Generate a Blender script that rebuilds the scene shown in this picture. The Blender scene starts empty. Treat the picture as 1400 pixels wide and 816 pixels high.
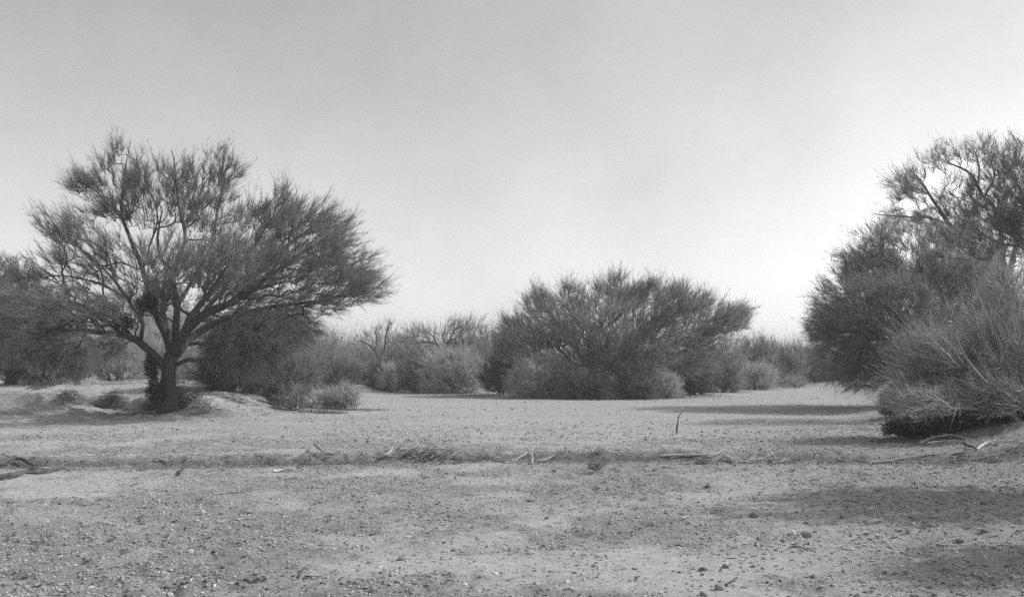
import bpy, math
import numpy as np

# ------------------------------------------------------------------ camera, sky, sun
S = bpy.context.scene
CAM_H, F, HZ = 1.6, 1400.0, 500.0            # eye height; focal length and horizon in photo pixels (1400 wide)
cam = bpy.data.cameras.new('camera'); cam_o = bpy.data.objects.new('camera', cam)
S.collection.objects.link(cam_o); S.camera = cam_o
cam.sensor_width = 36.0; cam.lens = 36.0 * F / 1400.0
cam.shift_y = (HZ - 408.0) / 1400.0
cam.clip_start = 0.1; cam.clip_end = 6000
cam_o.location = (0, 0, CAM_H); cam_o.rotation_euler = (math.radians(90), 0, 0)

SUN_AZ, SUN_EL = math.radians(13), math.radians(40)     # azimuth measured from +X towards +Y
sd = np.array([math.cos(SUN_EL)*math.cos(SUN_AZ), math.cos(SUN_EL)*math.sin(SUN_AZ), math.sin(SUN_EL)])
sun = bpy.data.lights.new('sun', 'SUN'); sun.energy = 3.1; sun.angle = math.radians(0.55); sun.color = (1, 1, 1)
sun_o = bpy.data.objects.new('sun', sun); S.collection.objects.link(sun_o)
from mathutils import Vector
sun_o.rotation_euler = Vector(sd).to_track_quat('Z', 'Y').to_euler()
sun_o.location = (30, 10, 30)

W = bpy.data.worlds.new('World'); S.world = W; W.use_nodes = True
wt = W.node_tree; wt.nodes.clear()
sky = wt.nodes.new('ShaderNodeTexSky'); sky.sky_type = 'NISHITA'; sky.sun_disc = False
sky.sun_elevation = SUN_EL; sky.sun_rotation = math.radians(90) - SUN_AZ
sky.air_density = 1.0; sky.dust_density = 1.2; sky.ozone_density = 1.0
sep = wt.nodes.new('ShaderNodeSeparateColor'); wt.links.new(sky.outputs[0], sep.inputs[0])
def wmath(op, a, b):
    n = wt.nodes.new('ShaderNodeMath'); n.operation = op
    for i, v in enumerate((a, b)):
        if isinstance(v, (int, float)): n.inputs[i].default_value = v
        else: wt.links.new(v, n.inputs[i])
    return n.outputs[0]
# black and white plate: the sky seen through its mix of channels, with faint uneven high haze
g = wmath('ADD', wmath('MULTIPLY', sep.outputs[0], 0.86), wmath('MULTIPLY', sep.outputs[2], 0.29))
g = wmath('ADD', g, wmath('MULTIPLY', sep.outputs[1], 0.25))
tc = wt.nodes.new('ShaderNodeTexCoord')
nz = wt.nodes.new('ShaderNodeTexNoise'); nz.inputs['Scale'].default_value = 3.4; nz.inputs['Detail'].default_value = 8; nz.inputs['Roughness'].default_value = .62
wt.links.new(tc.outputs['Generated'], nz.inputs['Vector'])
g = wmath('MULTIPLY', g, wmath('ADD', wmath('MULTIPLY', nz.outputs[0], 0.55), 0.74))
bg = wt.nodes.new('ShaderNodeBackground'); bg.inputs[1].default_value = 0.148
wt.links.new(g, bg.inputs[0])
wo = wt.nodes.new('ShaderNodeOutputWorld'); wt.links.new(bg.outputs[0], wo.inputs[0])
S.view_settings.view_transform = 'Standard'; S.view_settings.look = 'None'
S.view_settings.gamma = 1; S.view_settings.exposure = 0.0; S.view_settings.use_curve_mapping = False
S.cycles.max_bounces = 5; S.cycles.diffuse_bounces = 3; S.cycles.transmission_bounces = 2; S.cycles.transparent_max_bounces = 4
S.cycles.use_denoising = False
S.cycles.filter_width = 1.45

rng = np.random.default_rng(1907)

# ------------------------------------------------------------------ helpers
def hsh(i, j, k, seed):
    h = (i.astype(np.int64)*374761393 + j.astype(np.int64)*668265263 + k.astype(np.int64)*2147483647 + seed*974634777) & 0xFFFFFFFF
    h = ((h ^ (h >> 13)) * 1274126177) & 0xFFFFFFFF
    h = ((h ^ (h >> 16)) * 2246822519) & 0xFFFFFFFF
    return ((h ^ (h >> 15)) & 0xFFFFFF) / float(0xFFFFFF)
def noise2(x, y, seed=0):
    xi, yi = np.floor(x), np.floor(y); fx, fy = x-xi, y-yi
    fx = fx*fx*(3-2*fx); fy = fy*fy*(3-2*fy); z = np.zeros_like(xi)
    a = hsh(xi, yi, z, seed); b = hsh(xi+1, yi, z, seed); c = hsh(xi, yi+1, z, seed); d = hsh(xi+1, yi+1, z, seed)
    return (a*(1-fx)+b*fx)*(1-fy)+(c*(1-fx)+d*fx)*fy
def noise3(p, seed=0):
    i = np.floor(p); f = p-i; f = f*f*(3-2*f); r = 0
    for dx in (0, 1):
        for dy in (0, 1):
            for dz in (0, 1):
                w = (f[:, 0] if dx else 1-f[:, 0])*(f[:, 1] if dy else 1-f[:, 1])*(f[:, 2] if dz else 1-f[:, 2])
                r = r + w*hsh(i[:, 0]+dx, i[:, 1]+dy, i[:, 2]+dz, seed)
    return r
def fbm2(x, y, seed=0, o=4):
    r = 0; a = 1; t = 0
    for k in range(o):
        r = r + a*noise2(x*2**k+17.3*k, y*2**k+9.1*k, seed+k); t += a; a *= .5
    return r/t
def sst(a, b, x):
    t = np.clip((x-a)/(b-a), 0, 1); return t*t*(3-2*t)
def unit(v): return v/np.maximum(np.linalg.norm(v, axis=-1, keepdims=True), 1e-9)

def edge_line(x):                       # the little cut step that holds the flood litter
    return 16.9 + 0.5*np.sin(x*0.35+1.0) + 0.9*(fbm2(x*0.5, x*0+3.3, 5, 3)-.5)
def bank_line(x):                       # foot of the left bank, seen as a scalloped edge
    return 27.6 + 0.75*np.sin(x*0.55+0.4) + 0.35*np.sin(x*1.5) + sst(-9.5, -4.5, x)*4 + sst(-6, 0, x)*14
def height(x, y, fine=True):
    x = np.asarray(x, float); y = np.asarray(y, float)
    h = 0.10*(fbm2(x*0.10+4, y*0.16, 1, 3)-.5)*sst(4, 20, np.abs(y)+6)
    e = edge_line(x)
    amp = 0.06 + 0.08*noise2(x*0.45+9, x*0+.5, 77)
    h = h + amp*sst(0, 0.38, y-e)*(1-sst(9, 18, y-e)*.6)
    h = h + 0.05*np.exp(-((y-e-0.5)/0.35)**2)*noise2(x*1.3, y*.7, 21)
    # left bank
    b = bank_line(x)
    m = 1-sst(-9.5, -4.0, x+(y-30)*0.20)
    h = h + m*(0.16*sst(0, 1.0, y-b) + 0.28*sst(0.5, 9, y-b) + 0.35*sst(8, 30, y-b))
    b2 = 31.2 + 0.5*np.sin(x*0.8) + sst(-11, -8, x)*1.2
    h = h + m*(1-sst(-9.5, -7.5, x))*0.34*sst(0, 0.30, y-b2)
    h = h + m*0.26*(fbm2(x*.6, y*.8, 40, 3)-.5)*sst(0, 2, y-b) + m*0.16*(fbm2(x*2.3, y*2.6, 43, 3)-.5)*sst(-.3, 1, y-b)*(1-sst(45, 60, y))
    # scour hollow and hump near the mesquite
    h = h + 0.05*np.exp(-((x+9.8)/1.4)**2-((y-30.8)/1.6)**2)
    h = h + 0.15*np.exp(-((x+8.0)/1.0)**2-((y-29.2)/0.6)**2)*(.5+noise2(x*2, y*2, 44))
    # sand hump in the distance
    h = h + 0.42*np.exp(-((x+9.3)/1.1)**2-((y-61)/1.3)**2)
    # right bank
    rx = 6.1 + (y-12)*0.19
    rb = sst(0, 3.2, x-rx)*0.45 + sst(3, 12, x-rx)*0.5
    h = h + rb*(1-sst(26, 40, y))
    h = h + 0.55*sst(0, 5, x-(13.5+(y-40)*.22))*sst(30, 40, y)
    # far rise that closes the wash
    h = h + 0.25*sst(0, 14, y-(56+12*sst(0,14,x)+22*sst(8,30,x)+10*sst(0,-12,x)+3*np.sin(x*.12)))*sst(-40,-10,-np.abs(x)+30)
    if fine:
        mk = mask(x, y)
        k = 1-.6*sst(30, 60, np.abs(y))
        h = h + k*mk*0.075*(fbm2(x*2.2, y*3.0, 60, 3)-.5)
        h = h + k*(0.25+mk)*0.045*(fbm2(x*8, y*10, 61, 2)-.5)
        r = fbm2(x*5.5+1.2*noise2(x, y, 9), y*8, 63, 2)
        h = h - k*mk*0.045*sst(.58, .8, r)
    return h
def mask(x, y):                         # 1 = stony and trampled, 0 = smooth blown sand
    m = sst(.36, .60, .6*fbm2(x*0.55+2.2, y*0.6+1.0, 31, 4)+.4*fbm2(x*1.9, y*1.6, 34, 4))
    m = np.maximum(m, 1-sst(0, 1.1, np.abs(y-edge_line(x)+.3)))
    m = np.maximum(m, sst(1.5, 4.5, x-(y-8)*.1)*.85)
    return m*(1-0.65*sst(18, 26, y))

col = S.collection
def link(o): col.objects.link(o); return o
def mesh_np(name, V, loops, starts, mats, mat_idx=None, smooth=False):
    me = bpy.data.meshes.new(name)
    V = np.ascontiguousarray(V, np.float32); loops = np.ascontiguousarray(loops, np.int32); starts = np.ascontiguousarray(starts, np.int32)
    me.vertices.add(len(V)); me.vertices.foreach_set('co', V.ravel())
    me.loops.add(len(loops)); me.loops.foreach_set('vertex_index', loops)
    me.polygons.add(len(starts)); me.polygons.foreach_set('loop_start', starts)
    if mat_idx is not None: me.polygons.foreach_set('material_index', np.ascontiguousarray(mat_idx, np.int32))
    me.polygons.foreach_set('use_smooth', np.full(len(starts), bool(smooth)))
    for m in mats: me.materials.append(m)
    me.update(calc_edges=True)
    return me
class MB:
    """collects quads and triangles as arrays, builds one mesh"""
    def __init__(s): s.V = []; s.L = []; s.N = []; s.M = []; s.n = 0
    def add(s, V, Fc, mat=0):
        V = np.asarray(V).reshape(-1, 3); Fc = np.asarray(Fc)
        s.V.append(V); s.L.append((Fc+s.n).ravel()); s.N.append(np.full(len(Fc), Fc.shape[1])); s.M.append(np.full(len(Fc), mat)); s.n += len(V)
    def arrays(s):
        V = np.concatenate(s.V); L = np.concatenate(s.L); N = np.concatenate(s.N); M = np.concatenate(s.M)
        return V, L, np.concatenate([[0], np.cumsum(N)[:-1]]), M
    def build(s, name, mats, parent=None, smooth=False, origin=(0, 0, 0)):
        V, L, st, M = s.arrays()
        me = mesh_np(name, V-np.asarray(origin), L, st, mats, M, smooth)
        o = bpy.data.objects.new(name, me); link(o)
        if parent is not None: o.parent = parent
        else: o.location = origin
        return o
def tag(o, label=None, cat=None, group=None, kind=None):
    for k, v in (('label', label), ('category', cat), ('group', group), ('kind', kind)):
        if v: o[k] = v
    return o
def empty(name, loc):
    o = bpy.data.objects.new(name, None); o.empty_display_size = .3; o.location = loc; return link(o)

def frames(T):
    ref = np.where(np.abs(T[:, 2:3]) > .9, np.array([[1., 0, 0]]), np.array([[0, 0, 1.]]))
    A = unit(np.cross(T, ref)); B = np.cross(T, A); return A, B
def tubes(mb, chains, radii, sides, mat=0):
    """chains (n,k,3), radii (n,k): n tubes of k rings"""
    n, k, _ = chains.shape
    if n == 0: return
    T = np.empty_like(chains); T[:, 1:-1] = chains[:, 2:]-chains[:, :-2]; T[:, 0] = chains[:, 1]-chains[:, 0]; T[:, -1] = chains[:, -1]-chains[:, -2]
    T = unit(T); A, B = frames(T[:, k//2])
    a = np.arange(sides)/sides*2*np.pi
    ring = A[:, None, None, :]*np.cos(a)[None, None, :, None]+B[:, None, None, :]*np.sin(a)[None, None, :, None]
    V = chains[:, :, None, :]+ring*radii[:, :, None, None]
    i = np.arange(n)[:, None, None]; j = np.arange(k-1)[None, :, None]; q = np.arange(sides)[None, None, :]
    b = i*k*sides+j*sides; q2 = (q+1) % sides
    Fc = np.stack([b+q, b+q2, b+sides+q2, b+sides+q], -1).reshape(-1, 4)
    mb.add(V.reshape(-1, 3), Fc, mat)
def twigs(mb, A0, D, L, r, bend, mat=0):
    """three-sided tapering twigs: base A0, direction D, length L, radius r, bend vector"""
    n = len(A0)
    M = A0+D*(L*.5)[:, None]+bend*.22*L[:, None]; T = A0+D*L[:, None]+bend*L[:, None]*.75
    U, B = frames(D); a = np.arange(3)/3*2*np.pi+.3
    ring = U[:, None, :]*np.cos(a)[None, :, None]+B[:, None, :]*np.sin(a)[None, :, None]
    V = np.concatenate([A0[:, None]+ring*r[:, None, None], M[:, None]+ring*(r*.62)[:, None, None], T[:, None]], 1)
    b = (np.arange(n)*7)[:, None]
    Q = np.concatenate([np.stack([b[:, 0]+i, b[:, 0]+(i+1) % 3, b[:, 0]+3+(i+1) % 3, b[:, 0]+3+i], -1) for i in range(3)])
    Tr = np.concatenate([np.stack([b[:, 0]+3+i, b[:, 0]+3+(i+1) % 3, b[:, 0]+6], -1) for i in range(3)])
    mb.add(V.reshape(-1, 3), Q, mat)
    s0 = mb.n-n*7
    mb.L.append((Tr+s0).ravel()); mb.N.append(np.full(len(Tr), 3)); mb.M.append(np.full(len(Tr), mat))
    return M, T
def slivers(mb, A0, D, L, w, mat=0):
    """fine twiglets: two crossed tapering blades each"""
    n = len(A0); U, B = frames(D); T = A0+D*L[:, None]
    ph = rng.uniform(0, np.pi, n)[:, None]; X = U*np.cos(ph)+B*np.sin(ph)
    V = np.stack([A0-X*w[:, None]*.5, A0+X*w[:, None]*.5, T+X*w[:, None]*.12], 1)
    mb.add(V.reshape(-1, 3), np.arange(n*3).reshape(n, 3), mat)

# ------------------------------------------------------------------ materials
def mat(name, base, var=0.0, rough=.85, trans=0.0, noise=None, island=0.0, bump=None, spec=.25):
    m = bpy.data.materials.new(name); m.use_nodes = True; t = m.node_tree; t.nodes.clear()
    out = t.nodes.new('ShaderNodeOutputMaterial'); p = t.nodes.new('ShaderNodeBsdfPrincipled')
    p.inputs['Roughness'].default_value = rough; p.inputs['Specular IOR Level'].default_value = spec
    p.inputs['Base Color'].default_value = (base, base, base, 1)
    def M(op, a, b):
        n = t.nodes.new('ShaderNodeMath'); n.operation = op
        for i, v in enumerate((a, b)):
            if isinstance(v, (int, float)): n.inputs[i].default_value = v
            else: t.links.new(v, n.inputs[i])
        return n.outputs[0]
    val = None
    tcn = t.nodes.new('ShaderNodeTexCoord')
    if noise:
        nn = t.nodes.new('ShaderNodeTexNoise'); nn.inputs['Scale'].default_value = noise; nn.inputs['Detail'].default_value = 4
        t.links.new(tcn.outputs['Object'], nn.inputs['Vector'])
        val = M('MULTIPLY', M('ADD', M('MULTIPLY', M('SUBTRACT', nn.outputs[0], .5), 2*var), 1.0), base)
    if island:
        ge = t.nodes.new('ShaderNodeNewGeometry')
        f = M('ADD', M('MULTIPLY', ge.outputs['Random Per Island'], 2*island), 1-island)
        val = M('MULTIPLY', val if val is not None else base, f)
    if val is not None: t.links.new(val, p.inputs['Base Color'])
    if bump:
        bn = t.nodes.new('ShaderNodeTexNoise'); bn.inputs['Scale'].default_value = bump[0]; bn.inputs['Detail'].default_value = 5
        mp = t.nodes.new('ShaderNodeMapping'); mp.inputs['Scale'].default_value = bump[2] if len(bump) > 2 else (1, 1, 1)
        t.links.new(tcn.outputs['Object'], mp.inputs['Vector']); t.links.new(mp.outputs[0], bn.inputs['Vector'])
        b = t.nodes.new('ShaderNodeBump'); b.inputs['Strength'].default_value = 1; b.inputs['Distance'].default_value = bump[1]
        t.links.new(bn.outputs[0], b.inputs['Height']); t.links.new(b.outputs[0], p.inputs['Normal'])
    if trans:
        tr = t.nodes.new('ShaderNodeBsdfTranslucent'); mx = t.nodes.new('ShaderNodeMixShader'); mx.inputs[0].default_value = trans
        if val is not None: t.links.new(val, tr.inputs[0])
        else: tr.inputs[0].default_value = (base, base, base, 1)
        t.links.new(p.outputs[0], mx.inputs[1]); t.links.new(tr.outputs[0], mx.inputs[2]); t.links.new(mx.outputs[0], out.inputs[0])
    else: t.links.new(p.outputs[0], out.inputs[0])
    return m
BARK = mat('dark furrowed bark', .075, .9, noise=9, bump=(16, .07, (1, 1, .3)))
BARK_L = mat('weathered pale bark', .26, .35, noise=9, bump=(30, .01))
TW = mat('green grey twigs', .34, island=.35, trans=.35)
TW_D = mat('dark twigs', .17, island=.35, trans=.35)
TW_B = mat('bare shrub twigs', .40, island=.7, trans=.1)
TW_M = mat('mesquite twigs', .26, island=.35, trans=.35)
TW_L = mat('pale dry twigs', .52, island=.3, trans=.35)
TW_LL = mat('bleached bare twigs', .50, island=.3, trans=.2)
LEAFD = mat('mistletoe leaves', .055, island=.3, trans=.15)
WOOD_L = mat('bleached driftwood', .50, .25, noise=12, bump=(40, .004))
WOOD_D = mat('dark driftwood', .10, .4, noise=12, bump=(40, .006))
WOOD_M = mat('grey driftwood', .26, .35, noise=12, bump=(40, .005))
STONE_L = mat('white quartz stone', .72, .1, noise=20, bump=(30, .004))
STONE_D = mat('dark stone', .17, .3, noise=15, bump=(25, .006))
STONE_M = mat('grey stone', .27, .3, noise=15, bump=(25, .006))
GRAVEL = mat('mixed gravel', .33, island=.62, noise=6, var=.2, rough=.9)
LITTER = mat('flood litter', .22, island=.6, rough=.9)

def ground_material():
    m = bpy.data.materials.new('wash sand'); m.use_nodes = True; t = m.node_tree; t.nodes.clear()
    out = t.nodes.new('ShaderNodeOutputMaterial'); p = t.nodes.new('ShaderNodeBsdfPrincipled')
    p.inputs['Roughness'].default_value = .95; p.inputs['Specular IOR Level'].default_value = .1
    tcn = t.nodes.new('ShaderNodeTexCoord')
    def M(op, a, b):
        n = t.nodes.new('ShaderNodeMath'); n.operation = op
        for i, v in enumerate((a, b)):
            if isinstance(v, (int, float)): n.inputs[i].default_value = v
            else: t.links.new(v, n.inputs[i])
        return n.outputs[0]
    def N(scale, det, sc=(1, 1, 1), ro=.55):
        mp = t.nodes.new('ShaderNodeMapping'); mp.inputs['Scale'].default_value = sc
        t.links.new(tcn.outputs['Object'], mp.inputs['Vector'])
        n = t.nodes.new('ShaderNodeTexNoise'); n.inputs['Scale'].default_value = scale; n.inputs['Detail'].default_value = det
        n.inputs['Roughness'].default_value = ro; t.links.new(mp.outputs[0], n.inputs['Vector']); return n.outputs[0]
    at = t.nodes.new('ShaderNodeAttribute'); at.attribute_name = 'stony'
    mk = at.outputs['Fac']
    c = M('MULTIPLY', M('SUBTRACT', N(.5, 5, (1, 1.8, 1)), .5), .25)
    c = M('ADD', c, M('MULTIPLY', M('SUBTRACT', N(13, 7, (1, 1.5, 1), .8), .5), 1.25))
    c = M('ADD', c, M('MULTIPLY', M('SUBTRACT', N(3.2, 5, (1, 1.6, 1), .7), .5), .6))
    c = M('ADD', 1.0, c)
    base = M('SUBTRACT', .41, M('MULTIPLY', mk, .04))
    at2 = t.nodes.new('ShaderNodeAttribute'); at2.attribute_name = 'litter'
    base = M('SUBTRACT', base, M('MULTIPLY', at2.outputs['Fac'], .19))
    t.links.new(M('MULTIPLY', base, c), p.inputs['Base Color'])
    hgt = M('ADD', M('MULTIPLY', N(26, 6, (1, 1.3, 1), .7), M('ADD', M('MULTIPLY', mk, .8), .25)), M('MULTIPLY', N(5, 4, (1, 1.4, 1)), .8))
    b = t.nodes.new('ShaderNodeBump'); b.inputs['Strength'].default_value = 1.0; b.inputs['Distance'].default_value = .05
    t.links.new(hgt, b.inputs['Height']); t.links.new(b.outputs[0], p.inputs['Normal'])
    t.links.new(p.outputs[0], out.inputs[0]); return m
SAND = ground_material()

# ------------------------------------------------------------------ ground
def axis(segs):
    a = [np.array([segs[0][0]])]
    for (s, e, n) in segs: a.append(np.linspace(s, e, n+1)[1:])
    return np.concatenate(a)
far = lambda a, b, n: a*(b/a)**(np.arange(1, n+1)/n)
xs = np.concatenate([-far(40, 3000, 26)[::-1], axis([(-40, -16, 100), (-16, -9, 90), (-9, 9, 520), (9, 16, 140), (16, 40, 100)]), far(40, 3000, 26)])
ys = np.concatenate([-far(12, 600, 14)[::-1], axis([(-12, 4, 40), (4, 20, 480), (20, 34, 210), (34, 70, 200), (70, 130, 90)]), far(130, 3000, 30)])
X, Y = np.meshgrid(xs, ys)
Z = height(X.ravel(), Y.ravel())
nx, ny = len(xs), len(ys)
i = np.arange(nx-1)[None, :]; j = np.arange(ny-1)[:, None]
b = j*nx+i
Fc = np.stack([b, b+1, b+nx+1, b+nx], -1).reshape(-1, 4)
me = mesh_np('ground', np.stack([X.ravel(), Y.ravel(), Z], -1), Fc.ravel(), np.arange(len(Fc))*4, [SAND], None, True)
a = me.attributes.new('stony', 'FLOAT', 'POINT'); a.data.foreach_set('value', mask(X.ravel(), Y.ravel()).astype(np.float32))
xx, yy = X.ravel(), Y.ravel(); ee = yy-edge_line(xx)
lit = sst(-1.0, -.1, ee)*(1-sst(.0, .5, ee))*sst(.30, .62, fbm2(xx*.8, yy*1.5, 90, 3)+.12)
lit = np.maximum(lit, .8*np.exp(-((xx+9.6)/2.6)**2-((yy-29.6)/1.3)**2)*sst(.35, .6, fbm2(xx*1.4, yy*1.8, 91, 3)))
a = me.attributes.new('litter', 'FLOAT', 'POINT'); a.data.foreach_set('value', lit.astype(np.float32))
tag(link(bpy.data.objects.new('ground', me)), kind='structure')
def hz(x, y): return float(height(np.array([x]), np.array([y]))[0])

# ------------------------------------------------------------------ plants
def P(px, py, Yd): return np.array([(px-700)/F*Yd, Yd, CAM_H-(py-HZ)/F*Yd])

def resample(pts, step):
    """pts (k,4) x y z r -> smoothed, evenly spaced"""
    pts = np.asarray(pts, float); out = []
    k = len(pts)
    for s in range(k-1):
        p0 = pts[max(s-1, 0)]; p1 = pts[s]; p2 = pts[s+1]; p3 = pts[min(s+2, k-1)]
        n = max(1, int(np.linalg.norm(p2[:3]-p1[:3])/step))
        for q in range(n):
            u = q/n
            out.append(.5*((2*p1)+(-p0+p2)*u+(2*p0-5*p1+4*p2-p3)*u*u+(-p0+3*p1-3*p2+p3)*u**3))
    out.append(pts[-1]); return np.array(out)
def limb_mesh(name, pts, parent, material, org, sides=9, knob=.12):
    mb = MB(); c = pts[:, :3]; n = len(c)
    T = np.gradient(c, axis=0); T = unit(T); ref = np.array([.3, .9, .2]); A = unit(np.cross(T, ref)); B = np.cross(T, A)
    an = np.arange(sides)/sides*2*np.pi
    rr = pts[:, 3][:, None]*(1+knob*(noise2(np.arange(n)[:, None]*.55+an*0, np.cos(an)[None]*1.4+3+np.arange(n)[:, None]*0, 13)*2-1)+knob*.6*np.cos(an*3+1)[None])
    V = c[:, None]+(A[:, None]*np.cos(an)[None, :, None]+B[:, None]*np.sin(an)[None, :, None])*rr[:, :, None]
    i = np.arange(n-1)[:, None]; q = np.arange(sides)[None]; q2 = (q+1) % sides
    mb.add(V.reshape(-1, 3), np.stack([i*sides+q, i*sides+q2, (i+1)*sides+q2, (i+1)*sides+q], -1).reshape(-1, 4))
    s1 = mb.n; mb.add(np.array([c[0]-T[0]*pts[0, 3]*.4]), np.zeros((0, 3), int)); q3 = np.arange(sides)
    mb.L.append(np.stack([(q3+1) % sides, q3, np.full(sides, s1)], -1).ravel()); mb.N.append(np.full(sides, 3)); mb.M.append(np.zeros(sides, int))
    tip = np.array([c[-1]+T[-1]*pts[-1, 3]]); s0 = mb.n; mb.add(tip, np.zeros((0, 3), int))
    k = (n-1)*sides; qq = np.arange(sides)
    mb.L.append(np.stack([k+qq, k+(qq+1) % sides, np.full(sides, s0)], -1).ravel()); mb.N.append(np.full(sides, 3)); mb.M.append(np.zeros(sides, int))
    return mb.build(name, [material], parent, True, org)

def sample_lobe(c, r, n, seed, thr):
    out = np.zeros((0, 3))
    while len(out) < n:
        q = rng.normal(size=(n*3, 3)); q = unit(q)*rng.uniform(0, 1, (n*3, 1))**(1/2.0)
        p = c+q*r
        nn = noise3(p*.9, seed)*.45+noise3(p*2.4+5, seed+1)*.55
        p = p[nn > thr+.03-.10*rng.uniform(size=len(p))]
        out = np.concatenate([out, p])
    return out[:n]

def plant(name, label, cat, base, limbs, lobes, twig=TW, bark=BARK, group=None, tl=.55, tr=.0045, ntw=7, nsl=7, sl=.22, sw=.008,
          jit=.35, grav=0.0, thr=.47, bf=.35, traced='limb', flow_w=1.0, minr=.006, upcurve=.25, crown='crown', zmin=.04, dens=1.0):
    """base (px,py,Y). limbs: traced polylines [(px,py,dY,r)...]; first one is the trunk. lobes: (px,py,dY,rxpx,rypx,rY,n,flow_deg or None)"""
    bx, by, bY = base; B0 = P(bx, by, bY); gz = hz(B0[0], B0[1]); B0[2] = gz
    t = empty(name, B0); tag(t, label, cat, group)
    zpix = P(bx, by, bY)[2]; dz0 = gz-zpix; Ht = max(.5, max(P(q[0], q[1]-q[4], bY)[2] for q in lobes)-zpix)
    def fit(z): return z+dz0*(1-np.clip((z-zpix)/Ht, 0, 1))
    nodes = []; par = []; rad0 = []
    for li, L in enumerate(limbs):
        pts = np.array([list(P(a_, b_, bY+d_))+[r_] for (a_, b_, d_, r_) in L])
        pts[:, 2] = fit(pts[:, 2])
        if li == 0: pts[0, 2] = gz-.12
        pts[:, 2] = np.maximum(pts[:, 2], gz-.12)
        rs = resample(pts, .28)
        if len(rs) > 3:
            w = noise3(rs[:, :3]*1.7, 7+li)-.5; rs[1:-1, 0] += w[1:-1]*.10; rs[1:-1, 2] += (noise3(rs[:, :3]*1.7+9, 8+li)-.5)[1:-1]*.10
        if li == 0:
            f = np.clip(1-(rs[:, 2]-gz)/.55, 0, 1); rs[:, 3] *= 1+.55*f*f
        limb_mesh('trunk' if li == 0 else traced, rs, t, bark, B0)
        if li == 0: prev = -1
        else:
            A = np.array(nodes); prev = int(np.argmin(np.linalg.norm(A-rs[0, :3], axis=1)))
        for k, q in enumerate(rs):
            nodes.append(q[:3]); par.append(prev); rad0.append(q[3]); prev = len(nodes)-1
    nsk = len(nodes)
    # attractors
    pts = []; flow = []
    for k, (cx, cy, dY, rx, ry, rY, n, fd) in enumerate(lobes):
        n = int(n*dens); c = P(cx, cy, bY+dY); r = np.array([rx/F*bY, rY, ry/F*bY])
        p = sample_lobe(c, r, n, int(bx)+k*3, thr); p[:, 2] = fit(p[:, 2]); p[:, 2] = np.maximum(p[:, 2], gz+zmin+rng.uniform(0, .1, n)); pts.append(p)
        if fd is None:
            o = B0+np.array([0, 0, .2]); fl = unit(p-o+np.array([0, 0, .25]))
        else:
            a_ = math.radians(fd); fl = np.tile([math.cos(a_), 0, math.sin(a_)], (n, 1))
            fl = unit(fl+np.stack([np.zeros(n), unit(p-c)[:, 1]*.6, np.zeros(n)], -1)+.35*unit(p-B0))
        flow.append(fl)
    Q = np.concatenate(pts); FL = np.concatenate(flow); n = len(Q)
    NP = np.array(nodes); pl = np.zeros(nsk)
    for k in range(nsk):
        if par[k] >= 0: pl[k] = pl[par[k]]+np.linalg.norm(NP[k]-NP[par[k]])
    # balanced spanning tree
    best = np.full(n, 1e9); bp = np.zeros(n, int); step_ = []
    elig = [k for k in range(nsk) if rad0[k] < .5*rad0[0]+.02] or list(range(nsk))
    for k in elig:
        d = np.linalg.norm(Q-NP[k], axis=1); c = d+bf*pl[k]; u = c < best; best[u] = c[u]; bp[u] = k
    done = np.zeros(n, bool); allP = np.concatenate([NP, Q]); plq = np.zeros(n); gpar = np.concatenate([np.array(par), np.zeros(n, int)]); 
    order = []
    for _ in range(n):
        k = int(np.argmin(np.where(done, 1e9, best))); done[k] = True; order.append(k)
        gpar[nsk+k] = bp[k]
        base_pl = pl[bp[k]] if bp[k] < nsk else plq[bp[k]-nsk]
        plq[k] = base_pl+np.linalg.norm(Q[k]-allP[bp[k]])
        d = np.linalg.norm(Q-Q[k], axis=1); c = d+bf*plq[k]; u = (c < best) & ~done; best[u] = c[u]; bp[u] = nsk+k
    # pipe-model radii
    load = np.zeros(nsk+n); child = np.zeros(nsk+n, int)
    for k in order[::-1]:
        g_ = nsk+k
        if load[g_] == 0: load[g_] = 1
        load[gpar[g_]] += load[g_]; child[gpar[g_]] += 1
    R = minr*np.power(np.maximum(load, 1), 1/2.3); R[:nsk] = np.maximum(np.array(rad0), .001)
    # direction at each node
    ix = nsk+np.arange(n); pp = gpar[ix]; E = allP[ix]-allP[pp]; Ln = np.linalg.norm(E, axis=1); D = E/np.maximum(Ln, 1e-6)[:, None]
    Dn = np.zeros((nsk+n, 3)); Dn[ix] = D
    for k in range(nsk): Dn[k] = unit(NP[k]-NP[par[k]]) if par[k] >= 0 else (0, 0, 1)
    r1 = R[ix]; r0 = np.minimum(np.minimum(R[pp], r1*1.35), .2)
    u = np.linspace(0, 1, 5)[None, :, None]; P0 = allP[pp][:, None]; P1 = allP[ix][:, None]
    t0 = (unit(Dn[pp]*.8+D*.5)*Ln[:, None])[:, None]; t1 = (unit(D+FL*.5)*Ln[:, None])[:, None]
    C = (2*u**3-3*u**2+1)*P0+(u**3-2*u**2+u)*t0+(-2*u**3+3*u**2)*P1+(u**3-u**2)*t1
    wob = rng.normal(size=C.shape)*.035*Ln[:, None, None]; wob[:, 0] = 0; wob[:, -1] = 0; C = C+wob
    C[:, :, 2] = np.maximum(C[:, :, 2], gz+.02)
    rr = r0[:, None]+(r1-r0)[:, None]*np.linspace(0, 1, 5)[None]
    mb = MB(); big = r1 > .018
    tubes(mb, C[big], rr[big], 6, 0); tubes(mb, C[~big], rr[~big], 3, 0)
    # twigs
    w = np.where(child[ix] == 0, 1.0, .55); cnt = rng.poisson(ntw*w)
    s = np.repeat(np.arange(n), cnt); m = len(s)
    uu = np.sqrt(rng.uniform(0, 1, m)); fi = uu*3.999; f0 = fi.astype(int); fr = (fi-f0)[:, None]
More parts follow.
